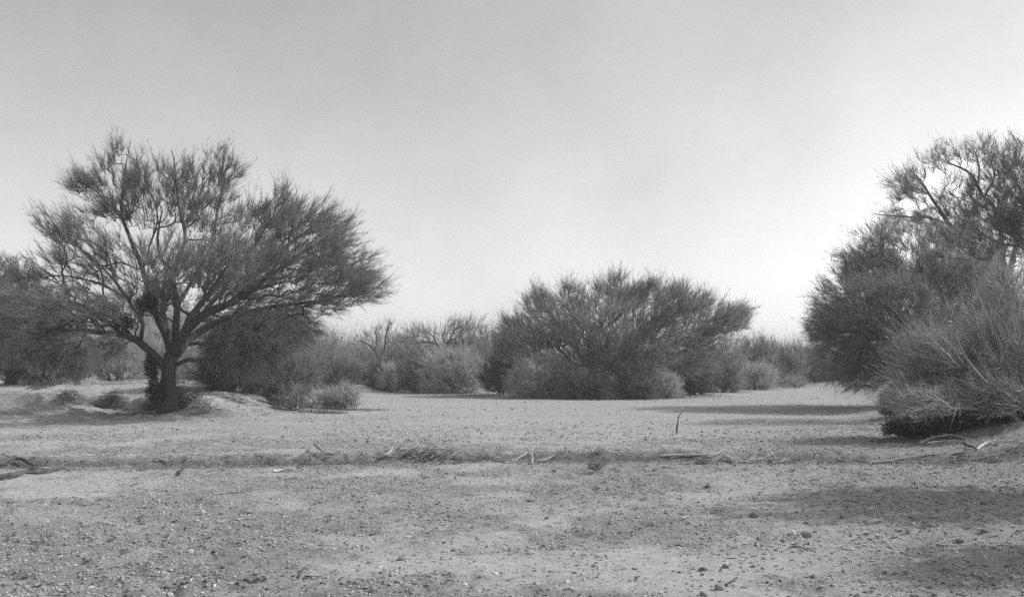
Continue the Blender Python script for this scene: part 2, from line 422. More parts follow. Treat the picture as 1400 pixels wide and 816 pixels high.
    A0 = C[s, f0]*(1-fr)+C[s, f0+1]*fr
    Dt = unit(D[s]*.55+FL[s]*flow_w+rng.normal(size=(m, 3))*jit)
    L = tl*(.25+1.1*rng.uniform(0, 1, m)**1.5)*(.7+.6*noise3(A0*.9, 3))
    bend = np.tile([0, 0, upcurve-grav], (m, 1))+rng.normal(size=(m, 3))*.20
    r = tr*rng.uniform(.6, 1.3, m)
    Mp, Tp = twigs(mb, A0, Dt, L, r, bend, 1)
    # twiglets
    c2 = rng.poisson(nsl, m); s2 = np.repeat(np.arange(m), c2); m2 = len(s2)
    v = rng.uniform(.1, 1, m2)[:, None]
    A2 = np.where(v < .5, A0[s2]+(Mp-A0)[s2]*(v*2), Mp[s2]+(Tp-Mp)[s2]*(v*2-1))
    D2 = unit(unit(Tp-A0)[s2]*1.0+rng.normal(size=(m2, 3))*(jit*1.1)+np.array([0, 0, .15-grav*.6]))
    slivers(mb, A2, D2, sl*rng.uniform(.4, 1.3, m2), sw*rng.uniform(.6, 1.4, m2), 1)
    cr = mb.build(crown, [bark, twig], t, False, B0)
    return t

# ------------------------------------------------------------------ the big mesquite on the left bank
plant('mesquite_tree', 'tall spreading mesquite with forked dark trunk and feathery crown on the left bank', 'tree', (229, 553, 30),
  [[(229, 553, 0, .25), (227, 525, 0, .235), (230, 500, 0, .21), (234, 478, 0, .20)],
   [(226, 498, 0, .13), (205, 474, -.4, .12), (188, 459, -.7, .11), (165, 453, -1, .09), (140, 451, -1.3, .075), (100, 446, -1.7, .05), (62, 452, -2.2, .025)],
   [(192, 461, -.7, .07), (196, 440, -.9, .062), (186, 420, -1, .055), (170, 400, -.8, .05), (157, 380, -.6, .04), (150, 352, -.5, .028), (141, 322, -.4, .015)],
   [(172, 402, -.8, .04), (145, 388, -.2, .035), (115, 378, .3, .028), (70, 374, .8, .02), (22, 378, 1.2, .01)],
   [(158, 382, -.6, .035), (130, 352, -1.2, .028), (103, 330, -1.6, .018), (75, 312, -1.9, .01)],
   [(234, 480, 0, .15), (226, 448, .5, .13), (212, 418, .7, .11), (202, 390, .6, .085), (190, 352, .5, .07), (174, 315, .3, .055), (166, 290, .2, .045), (171, 250, 0, .03), (174, 212, 0, .012)],
   [(164, 294, .2, .035), (146, 272, .5, .03), (125, 256, .7, .02), (102, 246, .9, .01)],
   [(195, 362, .5, .04), (205, 335, 1.1, .035), (215, 300, 1.5, .025), (205, 262, 1.9, .012)],
   [(236, 474, 0, .13), (240, 440, -.3, .11), (243, 405, -.5, .09), (236, 375, -.4, .07), (249, 340, -.2, .055), (252, 312, 0, .045), (245, 280, .2, .03), (240, 240, .3, .02), (234, 205, .4, .009)],
   [(238, 372, -.4, .06), (222, 350, -1, .05), (214, 320, -1.5, .035), (222, 285, -1.9, .015)],
   [(246, 408, -.5, .06), (270, 365, .9, .05), (291, 325, 1.5, .04), (297, 288, 1.7, .03), (308, 240, 1.9, .012)],
   [(238, 478, 0, .15), (256, 446, -.5, .135), (285, 424, -.8, .115), (318, 408, -1, .09), (352, 385, -1.2, .065), (400, 352, -1.4, .04), (452, 322, -1.5, .018)],
   [(237, 484, 0, .13), (262, 456, .8, .115), (298, 436, 1.1, .095), (350, 420, 1.2, .07), (402, 412, 1.2, .05), (460, 402, 1.1, .032), (512, 396, 1, .012)],
   [(262, 440, -.5, .08), (298, 400, .6, .065), (338, 345, 1.4, .05), (372, 298, 1.7, .035), (398, 262, 1.9, .014)],
   [(320, 408, -1, .06), (350, 370, -.2, .05), (395, 330, .5, .035), (440, 298, .9, .015)],
   [(236, 470, 0, .11), (224, 430, 1.8, .09), (222, 395, 3, .06), (232, 350, 3.8, .03)],
   [(240, 468, 0, .11), (262, 428, -2, .09), (285, 395, -3.2, .06), (310, 360, -4, .03)]],
  [(174, 238, 0, 30, 40, 1.1, 110, 88), (126, 255, .7, 26, 18, .9, 80, 140), (152, 290, .3, 38, 24, 1.2, 75, 130), (92, 312, -1.6, 34, 20, 1.1, 80, 150),
   (132, 350, -1, 60, 34, 1.8, 150, 150), (85, 375, .4, 75, 26, 1.6, 80, 165), (28, 378, 1.2, 34, 24, 1, 50, 130), (75, 418, -1.8, 82, 34, 2.0, 330, 195), (150, 420, -1.2, 50, 26, 1.6, 90, 170),
   (35, 460, -2, 55, 34, 1.5, 150, 215), (130, 462, -1.6, 40, 22, 1.2, 60, 240),
   (236, 246, .3, 32, 34, 1.2, 90, 88), (205, 285, 1.5, 45, 40, 1.8, 75, 92), (302, 236, 1.8, 28, 30, 1.1, 80, 62), (280, 290, 1.5, 50, 42, 1.8, 150, 72),
   (235, 355, 2.5, 62, 44, 1.8, 90, 90), (262, 375, -3, 58, 46, 1.8, 150, 70), (205, 405, 0, 42, 26, 1.4, 110, 120),
   (375, 286, 1.7, 42, 28, 1.2, 150, 55), (340, 330, 1.2, 58, 40, 1.8, 190, 55), (425, 312, -.5, 52, 42, 1.8, 250, 36), (462, 348, -1.4, 48, 32, 1.6, 170, 22),
   (400, 372, -1, 74, 36, 2, 260, 25), (478, 390, 1, 46, 26, 1.4, 190, 8), (330, 400, -.5, 66, 32, 1.8, 190, 20), (420, 412, 1.1, 50, 18, 1.3, 110, -20), (300, 360, -3.2, 52, 42, 1.5, 120, 50),
   (355, 440, 0, 60, 26, 1.4, 170, -60), (330, 470, .5, 46, 34, 1.0, 150, -85), (400, 445, .8, 40, 26, 1.0, 90, -70), (40, 440, -1.5, 60, 40, 1.2, 170, 240)],
  TW_M, BARK, tl=.52, tr=.0055, ntw=5, nsl=8, sl=.24, sw=.0085, jit=.33, thr=.50, dens=1.4, minr=.007, upcurve=.15, flow_w=1.35)

# ------------------------------------------------------------------ helper for rounded brush
def fan(cx, by, rx, top, n, r=.03, dY=0, rY=1.0, lean=0.0):
    """n stems that fan out from one root; first is the tallest"""
    out = []
    n = n+3
    for k in range(n):
        a_ = 0 if k == 0 else rng.uniform(-1, 1); d_ = dY+rng.uniform(-rY, rY)*.5; h_ = (by-top)*rng.uniform(.45, .8)
        out.append([(cx+a_*rx*.35, by+.5, dY+(d_-dY)*.3, r*(1.2 if k == 0 else .7)), (cx+a_*rx*.5+lean*.3, by-h_*.5, dY+(d_-dY)*.6, r*(.9 if k == 0 else .5)), (cx+a_*rx*.7+lean, by-h_, d_, r*.35)])
    return out
def shrub(label, cx, by, Yd, rx, top, name='desert_shrub', twig=TW, bark=BARK, n=220, rY=None, lobes=None, stems=5, group=None, cat='shrub', flow=None, **kw):
    rY = rY or rx/F*Yd*.75
    hh = by-top
    lb = list(lobes or [(cx, by-hh*.45, 0, rx, hh*.5, rY, n, flow)])
    lb.append((cx, by-hh*.14, 0, rx*.92, hh*.18, rY*.9, max(30, int(sum(q[6] for q in lb)*.35)), None))
    st = kw.pop('limbs', None) or fan(cx, by, rx, top, stems, r=kw.pop('sr', .03), rY=rY)
    return plant(name, label, cat, (cx, by, Yd), st, lb, twig, bark, group, traced='stem', **kw)

# ---- brush on the left bank, behind and beside the mesquite
K = dict(tl=.42, tr=.005, ntw=8, nsl=9, sl=.2, sw=.010)
plant('palo_verde_tree', 'dark dense low tree cut by the left edge of the picture', 'tree', (12, 514, 40),
  [[(12, 514, 0, .16), (20, 490, 0, .13), (30, 460, 0, .09), (22, 420, 0, .05)], [(22, 480, .3, .08), (55, 455, -.5, .06), (85, 430, -1, .03)], [(15, 490, 0, .08), (-10, 460, 1, .06), (-40, 430, 1, .03)]],
  [(20, 412, 0, 52, 36, 1.8, 300, None), (75, 440, -1, 48, 34, 1.6, 240, 200), (-35, 440, 0, 45, 46, 1.8, 160, None), (50, 478, .5, 52, 28, 1.5, 260, 240), (10, 470, 1.5, 40, 40, 1.2, 160, None), (100, 470, 0, 30, 28, 1.2, 120, 260), (20, 500, 0, 60, 15, 1.4, 260, None), (80, 490, .5, 40, 18, 1, 150, 240)],
  TW_D, BARK, tl=.5, tr=.005, ntw=8, nsl=9, sl=.24, sw=.011, grav=.3)
plant('palo_verde_tree', 'sparse high treetop showing above the dark tree at the left edge', 'tree', (-14, 512, 47),
  [[(-14, 512, 0, .15), (-10, 460, 0, .11), (0, 400, 0, .06), (8, 365, 0, .03)]],
  [(5, 375, 0, 34, 24, 1.2, 110, 80), (-40, 400, 0, 40, 50, 1.4, 120, None)], TW_D, BARK, tl=.5, tr=.005, ntw=6, nsl=7, sl=.22, sw=.01)
shrub('pale low shrub in the gap left of the mesquite trunk', 160, 520, 44, 34, 452, twig=TW_L, n=230, **K)
shrub('pale rounded shrub between the dark left tree and the mesquite trunk', 106, 522, 46, 40, 462, twig=TW_L, n=260, **K)
shrub('pale leafy shrub directly behind the mesquite trunk, seen through its fork', 214, 520, 47, 38, 450, twig=TW_L, n=260, **K)
shrub('pale shrub just right of the mesquite trunk, under its lowest right limb', 268, 522, 44, 30, 468, twig=TW_L, n=200, **K)
shrub('low ragged weed clump at the foot of the dark left tree', 62, 520, 39, 30, 500, twig=TW, n=90, tl=.25, ntw=8, nsl=6, sl=.15, sw=.01)
plant('mesquite_tree', 'dark drooping tree under the right side of the big mesquite crown', 'tree', (318, 525, 35),
  [[(318, 525, 0, .12), (312, 505, 0, .10), (302, 480, 0, .07), (300, 455, 0, .05)], [(318, 520, 0, .09), (333, 500, .3, .07), (352, 478, .5, .05), (365, 455, .5, .03)], [(312, 505, 0, .05), (296, 498, -.3, .04), (288, 480, -.5, .02)]],
  [(312, 455, 0, 38, 34, 1.1, 260, -100), (296, 485, -.5, 20, 30, .8, 120, -95), (350, 450, .2, 44, 36, 1.2, 300, -60), (345, 492, .5, 40, 30, 1.1, 230, None), (325, 508, 0, 48, 18, .9, 260, None), (300, 495, -.4, 26, 28, .7, 160, -90), (390, 440, .3, 36, 30, 1.2, 200, -50)],
  TW_D, BARK, tl=.45, tr=.005, ntw=8, nsl=9, sl=.2, sw=.010, grav=.45)
shrub('tall soft grey shrub at the right end of the left bank', 385, 533, 37, 50, 425, twig=TW, n=520, lobes=[(380, 465, 0, 46, 40, 1.2, 380, None), (398, 500, -.3, 46, 28, 1.1, 280, None), (350, 508, 0, 26, 18, .8, 90, None)], **K)
shrub('small dark bush in front of the tall soft grey shrub', 379, 533, 34.5, 10, 516, twig=TW_D, n=60, tl=.2, ntw=8, nsl=6, sl=.13, sw=.012, sr=.01)
shrub('low wispy shrub on the bank edge beside the small dark bush', 405, 541, 33.5, 34, 524, twig=TW, n=100, tl=.28, ntw=7, nsl=6, sl=.14, sw=.008, sr=.01)
shrub('small rounded shrub alone on the sand, pale on one side', 462, 549, 36, 25, 526, name='small_shrub', twig=TW_L, n=260, tl=.34, ntw=9, nsl=7, sl=.16, sw=.009, sr=.012, stems=8)

# ---- middle distance, left of centre
K2 = dict(tl=.55, tr=.008, ntw=8, nsl=8, sl=.28, sw=.016)
shrub('dark spiky shrub left of the pale sand hump', 452, 527, 60, 40, 488, twig=TW_D, n=240, **K2)
shrub('tall thin grey shrub behind the dark spiky shrub', 446, 522, 74, 40, 448, twig=TW_M, n=190, ntw=6, nsl=6, tl=.8, tr=.008, sl=.3, sw=.013)
shrub('medium grey shrub right above the pale sand hump', 492, 524, 70, 36, 478, twig=TW, n=240, **K2)
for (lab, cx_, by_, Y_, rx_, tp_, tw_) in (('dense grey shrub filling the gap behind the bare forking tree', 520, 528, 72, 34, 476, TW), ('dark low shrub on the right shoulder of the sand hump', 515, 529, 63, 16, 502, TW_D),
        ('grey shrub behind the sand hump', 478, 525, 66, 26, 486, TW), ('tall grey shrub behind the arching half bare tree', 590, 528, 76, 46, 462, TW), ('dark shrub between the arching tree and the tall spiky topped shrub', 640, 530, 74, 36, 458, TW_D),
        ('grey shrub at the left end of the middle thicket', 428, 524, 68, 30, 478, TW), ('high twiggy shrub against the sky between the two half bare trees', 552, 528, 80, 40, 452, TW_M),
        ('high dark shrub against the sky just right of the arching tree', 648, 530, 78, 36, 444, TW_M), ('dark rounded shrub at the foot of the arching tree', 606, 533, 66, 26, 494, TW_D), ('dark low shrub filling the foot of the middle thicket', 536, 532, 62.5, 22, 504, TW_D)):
    shrub(lab, cx_, by_, Y_, rx_, tp_, twig=tw_, n=int(rx_*8), **K2)
plant('dead_tree', 'small bare tree forking against the bright sky', 'tree', (521, 526, 68),
  [[(521, 526, 0, .13), (520, 500, 0, .11), (519, 490, 0, .10)], [(519, 490, 0, .08), (513, 478, 0, .06), (503, 469, .3, .045), (488, 464, .6, .02)], [(519, 490, 0, .08), (526, 474, -.3, .06), (528, 456, -.5, .045), (534, 440, -.6, .02)], [(512, 476, 0, .04), (516, 462, .3, .03), (512, 450, .3, .015)]],
  [(495, 466, .5, 18, 12, .8, 24, 140), (530, 448, -.5, 12, 14, .8, 26, 80), (512, 455, .3, 14, 12, .8, 20, 90)], TW_D, BARK, tl=.6, tr=.011, ntw=4, nsl=1.5, sl=.3, sw=.012, thr=.2)
shrub('broad grey shrub to the right of the bare forking tree', 556, 531, 64, 38, 472, twig=TW_M, n=330, **K2)
shrub('low pale shrub between the bare tree and the broad grey shrub', 536, 530, 61, 20, 500, twig=TW_L, n=110, **K2)
plant('palo_verde_tree', 'arching half bare tree rising over the broad grey shrub', 'tree', (604, 526, 72),
  [[(604, 526, 0, .14), (606, 500, 0, .12), (608, 482, 0, .10)], [(608, 486, 0, .08), (598, 472, 0, .06), (582, 468, .5, .045), (566, 470, .8, .02)], [(606, 484, 0, .07), (612, 468, -.4, .05), (628, 462, -.8, .02)], [(600, 474, 0, .05), (590, 458, .5, .03), (572, 450, .8, .015)], [(610, 475, 0, .05), (622, 452, 0, .03), (640, 442, 0, .012)]],
  [(578, 456, .5, 32, 14, 1.4, 90, 120), (560, 468, .8, 18, 10, 1, 40, 160), (620, 452, 0, 30, 16, 1.4, 80, 70), (645, 448, 0, 22, 16, 1.4, 60, 80)], TW, BARK, tl=.75, tr=.009, ntw=6, nsl=4, sl=.3, sw=.012, thr=.3)
shrub('large pale brush mound with light arching twigs', 622, 538, 58, 46, 478, twig=TW_L, bark=BARK_L, n=460, tl=.8, tr=.011, ntw=9, nsl=7, sl=.3, sw=.014, upcurve=-.1)
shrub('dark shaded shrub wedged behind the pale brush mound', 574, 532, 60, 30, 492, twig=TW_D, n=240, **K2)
shrub('dark upright shrub between the two pale brush mounds', 688, 540, 55, 30, 476, twig=TW_D, n=330, **K2)
shrub('tall spiky topped shrub rising behind the pale brush mound', 668, 532, 68, 44, 448, twig=TW, n=340, flow=90, **K2)
shrub('pale dry brush mound at the left foot of the central tree', 742, 541, 50, 44, 486, twig=TW_L, bark=BARK_L, n=460, tl=.7, tr=.010, ntw=9, nsl=7, sl=.26, sw=.012, upcurve=-.1)
shrub('dark squat shrub below the left limb of the central tree', 802, 545, 48, 30, 514, twig=TW_D, n=260, **K2)

# ---- the broad tree in the centre
plant('palo_verde_tree', 'broad many stemmed tree with feathery grey crown in the centre across the wash', 'tree', (818, 541, 52),
  [[(818, 541, 0, .24), (815, 522, 0, .21), (812, 508, 0, .19)],
   [(812, 510, 0, .15), (798, 490, .3, .13), (782, 470, .6, .11), (764, 448, .8, .085), (750, 425, 1, .06), (738, 403, 1.1, .025)],
   [(782, 470, .6, .08), (755, 462, 1, .06), (725, 452, 1.3, .045), (700, 442, 1.4, .02)],
   [(790, 480, .4, .09), (785, 455, 0, .075), (782, 430, -.3, .06), (790, 402, -.4, .03), (792, 388, -.4, .015)],
   [(812, 508, 0, .13), (822, 485, .8, .11), (833, 458, 1.1, .09), (838, 432, 1.3, .07), (846, 405, 1.4, .045), (850, 380, 1.4, .015)],
   [(838, 440, 1.2, .06), (852, 424, .8, .05), (864, 408, .6, .035), (880, 385, .4, .015)],
   [(814, 512, 0, .13), (842, 488, -1, .11), (872, 462, -1.6, .09), (900, 436, -2, .06), (930, 410, -2.2, .03)],
   [(816, 514, 0, .12), (860, 500, .8, .10), (915, 474, 1.4, .08), (965, 448, 1.8, .05), (1010, 432, 2, .02)],
   [(815, 515, 0, .10), (805, 490, -1.4, .08), (820, 455, -2.5, .05), (850, 430, -3, .02)]],
  [(742, 420, 1, 28, 20, 1.4, 120, 115), (712, 448, 1.4, 26, 18, 1.4, 90, 130), (790, 420, -.3, 32, 24, 1.6, 150, 98), (848, 410, 1.3, 32, 20, 1.6, 170, 88), (888, 408, .4, 34, 18, 1.6, 150, 80),
   (935, 421, -2, 38, 24, 1.8, 200, 65), (985, 436, 1, 30, 22, 1.6, 150, 45), (1012, 436, 2, 20, 16, 1.2, 70, 30), (760, 452, 0, 55, 30, 2.2, 240, 115), (832, 446, -2, 60, 34, 2, 280, 90), (900, 446, -1, 66, 36, 2.4, 420, 60),
   (965, 458, 1, 56, 32, 2.2, 330, 35), (860, 486, -1.6, 70, 28, 2, 330, 60), (940, 490, .4, 70, 28, 2, 330, 0), (790, 500, 1, 50, 24, 2, 220, None), (700, 470, 1.5, 34, 28, 1.5, 190, 150), (740, 406, 1, 12, 9, .7, 22, 110), (775, 400, .5, 12, 10, .7, 22, 95), (818, 398, .5, 12, 10, .7, 24, 95), (845, 386, 1.3, 13, 9, .7, 34, 88), (886, 393, .4, 12, 8, .7, 24, 80), (926, 401, -2, 14, 9, .7, 26, 70), (962, 414, 0, 13, 9, .7, 24, 60), (1010, 428, 2, 12, 9, .7, 20, 45), (745, 470, -1, 50, 26, 1.6, 240, 130), (830, 480, -2.5, 50, 28, 1.2, 200, 110)],
  TW, BARK, tl=.66, tr=.008, ntw=5.5, nsl=8, sl=.27, sw=.013, jit=.34, thr=.49, minr=.010, zmin=.1, dens=1.2)
shrub('grey leafy shrub at the right foot of the central tree', 868, 541, 49, 34, 500, twig=TW_M, n=260, **K2)
shrub('small pale bush beside a dark hollow under the central tree', 908, 538, 50, 18, 514, twig=TW_L, n=140, **K2)
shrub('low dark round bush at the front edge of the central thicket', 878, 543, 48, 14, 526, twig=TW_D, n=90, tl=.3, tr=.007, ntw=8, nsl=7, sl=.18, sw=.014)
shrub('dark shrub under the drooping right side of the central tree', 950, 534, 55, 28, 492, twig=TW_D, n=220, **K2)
shrub('grey shrub with pale dead stems just right of the central tree', 990, 532, 60, 30, 482, twig=TW, n=260, **K2)

# ---- right of centre, farther up the wash
K3 = dict(tl=.7, tr=.010, ntw=8, nsl=8, sl=.34, sw=.020)
shrub('rounded grey shrub with a spiky top, farther up the wash', 1036, 530, 72, 30, 460, twig=TW, n=300, flow=90, **K3)
shrub('low pale shrub at the foot of the spiky topped shrub', 1032, 531, 67, 26, 502, twig=TW_L, n=130, **K3)
shrub('grey shrub in the middle of the far thicket right of centre', 1076, 528, 78, 26, 470, twig=TW, n=240, **K3)
shrub('dark leaning shrub at the far bend of the wash', 1112, 525, 84, 20, 478, twig=TW_D, n=190, **K3)
shrub('pale shrub at the far bend, partly behind the big right tree', 1146, 523, 90, 26, 472, twig=TW_L, n=200, **K3)
shrub('pale dead brush heap below the grey thicket shrub', 1086, 529, 72, 20, 514, name='brush_pile', cat='brush pile', twig=TW_LL, bark=BARK_L, n=70, tl=.5, tr=.012, ntw=6, nsl=2, sl=.2, sw=.014)

# ---- big trees on the right
plant('mesquite_tree', 'huge dense drooping tree overhanging the wash on the right', 'tree', (1262, 524, 37),
  [[(1262, 524, 0, .32), (1268, 490, 0, .28), (1272, 455, 0, .24), (1274, 430, 0, .2)],
   [(1272, 460, 0, .16), (1240, 430, -.6, .13), (1205, 410, -1, .10), (1170, 395, -1.2, .06), (1140, 400, -1.3, .03)],
   [(1270, 470, 0, .15), (1230, 455, .8, .12), (1185, 440, 1.2, .08), (1140, 440, 1.4, .035)],
   [(1274, 440, 0, .15), (1255, 400, .6, .12), (1225, 365, 1, .08), (1195, 345, 1.2, .03)],
   [(1274, 435, 0, .16), (1300, 395, -1, .13), (1320, 365, -1.6, .08), (1340, 345, -2, .04)],
   [(1270, 455, 0, .14), (1268, 430, -2, .11), (1250, 405, -3.2, .06)]],
  [(1160, 405, -1.2, 44, 32, 1.6, 240, 150), (1132, 425, .5, 26, 30, 1.2, 80, 165), (1178, 362, .4, 40, 28, 1.3, 130, 125), (1215, 330, 0, 46, 30, 1.5, 150, 115), (1300, 330, 0, 50, 26, 1.8, 160, 90), (1140, 440, 1.2, 32, 32, 1.5, 220, 190), (1195, 365, 1, 42, 28, 1.6, 230, 130), (1215, 405, -1.8, 62, 40, 1.8, 480, 135), (1262, 372, -.5, 58, 32, 1.8, 400, 110), (1190, 450, 0, 56, 36, 2, 420, 200), (1170, 485, 0, 46, 24, 1.6, 230, 220),
   (1262, 430, -3, 60, 45, 1.5, 420, 150), (1240, 480, -1, 60, 30, 1.8, 330, 210), (1320, 385, -2, 52, 42, 1.8, 380, 70), (1330, 440, -1, 60, 40, 2, 330, 90), (1280, 490, .5, 60, 26, 1.8, 200, 240), (1380, 400, 0, 50, 50, 2, 200, None)],
  TW, BARK, tl=.55, tr=.006, ntw=7, nsl=8, sl=.25, sw=.0105, jit=.36, thr=.42, grav=.15, zmin=.35)
plant('mesquite_tree', 'tall ragged tree with bare twisting upper limbs at the right edge', 'tree', (1395, 524, 41),
  [[(1395, 524, 0, .30), (1388, 460, 0, .26), (1378, 400, 0, .22), (1372, 372, 0, .19)],
   [(1376, 385, 0, .13), (1340, 345, -.6, .11), (1308, 316, -1, .09), (1290, 292, -1.2, .075), (1276, 272, -1.3, .055), (1258, 245, -1.4, .035), (1242, 228, -1.4, .015)],
   [(1296, 302, -1.1, .045), (1270, 294, -1.3, .035), (1235, 294, -1.6, .028), (1194, 288, -1.8, .012)],
   [(1374, 375, 0, .12), (1368, 312, .4, .09), (1362, 284, .5, .08), (1343, 266, .5, .07), (1336, 248, .5, .06), (1322, 232, .4, .045), (1296, 222, .3, .02)],
   [(1337, 250, .5, .045), (1338, 228, .8, .03), (1332, 205, 1, .015)],
   [(1345, 268, .5, .05), (1360, 240, 0, .035), (1352, 212, -.3, .015)],
   [(1376, 380, 0, .12), (1392, 320, 1, .09), (1398, 270, 1.4, .06), (1378, 232, 1.6, .03)],
   [(1366, 300, .4, .06), (1410, 285, 0, .05), (1450, 262, 0, .02)]],
  [(1245, 258, -1.4, 26, 26, 1.1, 150, 125), (1250, 295, -1.4, 32, 20, 1.2, 130, 240), (1275, 222, -.8, 24, 18, 1.1, 40, 90), (1300, 212, .3, 26, 16, 1.2, 45, 110), (1338, 212, .7, 26, 24, 1.2, 80, 85), (1306, 262, -1.1, 26, 26, 1.1, 34, 60), (1320, 290, .2, 30, 20, 1.3, 40, 100), (1378, 228, 1.2, 26, 34, 1.4, 110, 85),
   (1362, 292, .3, 40, 26, 1.5, 170, 60), (1318, 318, -.6, 48, 22, 1.5, 170, 130), (1390, 325, 0, 44, 40, 1.8, 220, 80), (1440, 270, 0, 50, 50, 2, 150, 60), (1350, 350, -1, 48, 30, 1.8, 180, 90), (1395, 265, 1, 26, 24, 1.4, 70, 80)],
  TW, BARK, tl=.5, tr=.007, ntw=5.5, nsl=7, sl=.22, sw=.010, jit=.42, thr=.50, dens=.95)

# ---- near brush on the right bank
plant('bare_shrub', 'big bare shrub of pale twigs leaning left over the right bank', 'shrub', (1392, 580, 20.5),
  [[(1392, 580, 0, .07), (1380, 560, 0, .06), (1362, 535, -.2, .05), (1330, 505, -.4, .035), (1285, 470, -.5, .02), (1245, 440, -.6, .01)],
   [(1385, 570, 0, .05), (1340, 555, .4, .04), (1290, 525, .6, .03), (1240, 500, .8, .018), (1200, 482, .8, .008)],
   [(1375, 555, 0, .05), (1360, 515, .5, .04), (1340, 470, .8, .03), (1325, 430, 1, .015)],
   [(1380, 560, 0, .06), (1395, 510, .6, .045), (1400, 450, .9, .03), (1385, 400, 1, .015)],
   [(1385, 570, 0, .05), (1340, 565, -1, .035), (1285, 560, -1.3, .02), (1235, 548, -1.4, .01)],
   [(1392, 575, 0, .05), (1420, 530, -.5, .04), (1440, 460, -.8, .02)],
   [(1380, 560, 0, .05), (1350, 530, -1.2, .035), (1320, 490, -1.8, .02), (1300, 450, -2, .01)]],
  [(1278, 482, -.2, 32, 24, .7, 140, 138), (1312, 504, 0, 56, 34, 1.0, 330, 145), (1256, 516, .5, 26, 20, .6, 80, 155), (1350, 474, .3, 46, 36, 1.0, 260, 128), (1385, 420, .8, 34, 48, .9, 200, 110), (1350, 545, -.5, 60, 30, 1.0, 260, 160), (1270, 555, -1, 46, 20, .7, 120, 170), (1410, 500, 0, 40, 60, 1, 200, 120), (1450, 480, 0, 50, 70, 1, 160, 90)],
  TW_B, BARK_L, tl=.62, tr=.0062, ntw=4.4, nsl=3.2, sl=.22, sw=.007, jit=.27, thr=.47, flow_w=1.2, minr=.0055, upcurve=.10, dens=1.25)
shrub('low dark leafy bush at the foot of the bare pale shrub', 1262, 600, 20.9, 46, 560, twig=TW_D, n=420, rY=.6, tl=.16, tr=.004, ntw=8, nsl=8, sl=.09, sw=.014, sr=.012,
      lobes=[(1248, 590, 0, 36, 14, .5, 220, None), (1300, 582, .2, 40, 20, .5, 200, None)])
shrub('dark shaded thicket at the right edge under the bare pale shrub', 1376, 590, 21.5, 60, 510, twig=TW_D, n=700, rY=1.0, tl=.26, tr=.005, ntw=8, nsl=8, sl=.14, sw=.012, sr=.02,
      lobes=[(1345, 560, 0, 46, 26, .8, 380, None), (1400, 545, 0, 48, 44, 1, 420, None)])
shrub('small dark weed on the shaded flat left of the bare pale shrub', 1216, 556, 27, 12, 534, twig=TW, n=70, tl=.25, tr=.004, ntw=7, nsl=6, sl=.14, sw=.008, sr=.008, flow=110)
# trees just outside the right edge: their shadows cross the foreground
for (x_, y_, h_, r_, lab) in ((16.2, 28.5, 7.8, 2.8, 'grey crowned tree cut by the right edge, just behind the bare pale shrub'), (10.9, 13.1, 6.0, 1.6, 'tree outside the right edge that shades the near gravel'), (8.9, 8.9, 4.3, 1.1, 'smaller tree outside the right edge that shades the lower corner')):
    cx = 700+x_/y_*F; gz = hz(x_, y_); by = HZ+(CAM_H-gz)/y_*F; px_ = lambda m_: m_/y_*F
    plant('mesquite_tree', lab, 'tree', (cx, by, y_), [[(cx, by, 0, .16), (cx+4, by-px_(h_*.3), 0, .13), (cx, by-px_(h_*.6), .2, .08)], [(cx, by-px_(h_*.3), 0, .08), (cx-px_(.8), by-px_(h_*.6), .3, .04)]],
      [(cx, by-px_(h_*.72), .7 if h_ == 6.0 else 0, px_(r_*1.15), px_(h_*.27), r_*(1.25 if h_ > 7 else .6), int(60*r_*r_+180) if h_ > 7 else int(150*r_*r_+330), None), (cx-px_(r_*.8), by-px_(h_*.62), -.9 if h_ == 6.0 else .4, px_(r_*.9), px_(h_*.2), r_*.6, 260, None)], TW_D, BARK, tl=.4, ntw=8, nsl=8, sl=.2, sw=.012, thr=.4)

# ------------------------------------------------------------------ far-off thicket that closes the wash on every side
def thicket():
    mb = MB()
    def blob(x, y, w, h, n):
        z = hz(x, y); p = sample_lobe(np.array([x, y, z+h*.42]), np.array([w, w*.8, h*.58]), n, int(abs(x)*3), .42); p[:, 2] = np.maximum(p[:, 2], z+.05)
        d = unit(p-np.array([x, y, z-.3])+rng.normal(size=(n, 3))*.45)
        M_, T_ = twigs(mb, p-d*.5, d, rng.uniform(.5, 1.5, n)*h*.36, rng.uniform(.010, .018, n), rng.normal(size=(n, 3))*.12, 0)
        s2 = np.repeat(np.arange(n), 7); v = rng.uniform(0, 1, len(s2))[:, None]
        slivers(mb, (p-d*.5)[s2]+(T_-(p-d*.5))[s2]*v, unit(d[s2]+rng.normal(size=(len(s2), 3))*.6), rng.uniform(.25, .7, len(s2)), rng.uniform(.02, .04, len(s2)), 0)
        st = 4; c = np.zeros((st, 4, 3)); c[:, 0] = (x, y, z-.1)
        for q in range(st):
            e = p[rng.integers(n)]
            for g_ in range(1, 4): c[q, g_] = c[q, 0]+(e-c[q, 0])*g_/3+rng.normal(size=3)*.12
        tubes(mb, c, np.tile([.09, .07, .04, .015], (st, 1)), 4, 1)
    for k in range(150):
        a_ = rng.uniform(-.75, .75); y = rng.uniform(92, 135) if abs(a_) < .42 else rng.uniform(58, 120)
        x = a_*y; 
        if x < -.22*y: y = rng.uniform(56, 100); x = a_*y
        h = rng.uniform(2.4, 4.6)*(1.0 if rng.uniform() < .8 else 1.35); blob(x, y, h*rng.uniform(.7, 1.2), h, int(260))
    return mb
tk = thicket().build('distant_thicket', [TW, BARK]); tag(tk, 'far off grey thicket along the horizon', 'thicket', kind='stuff')

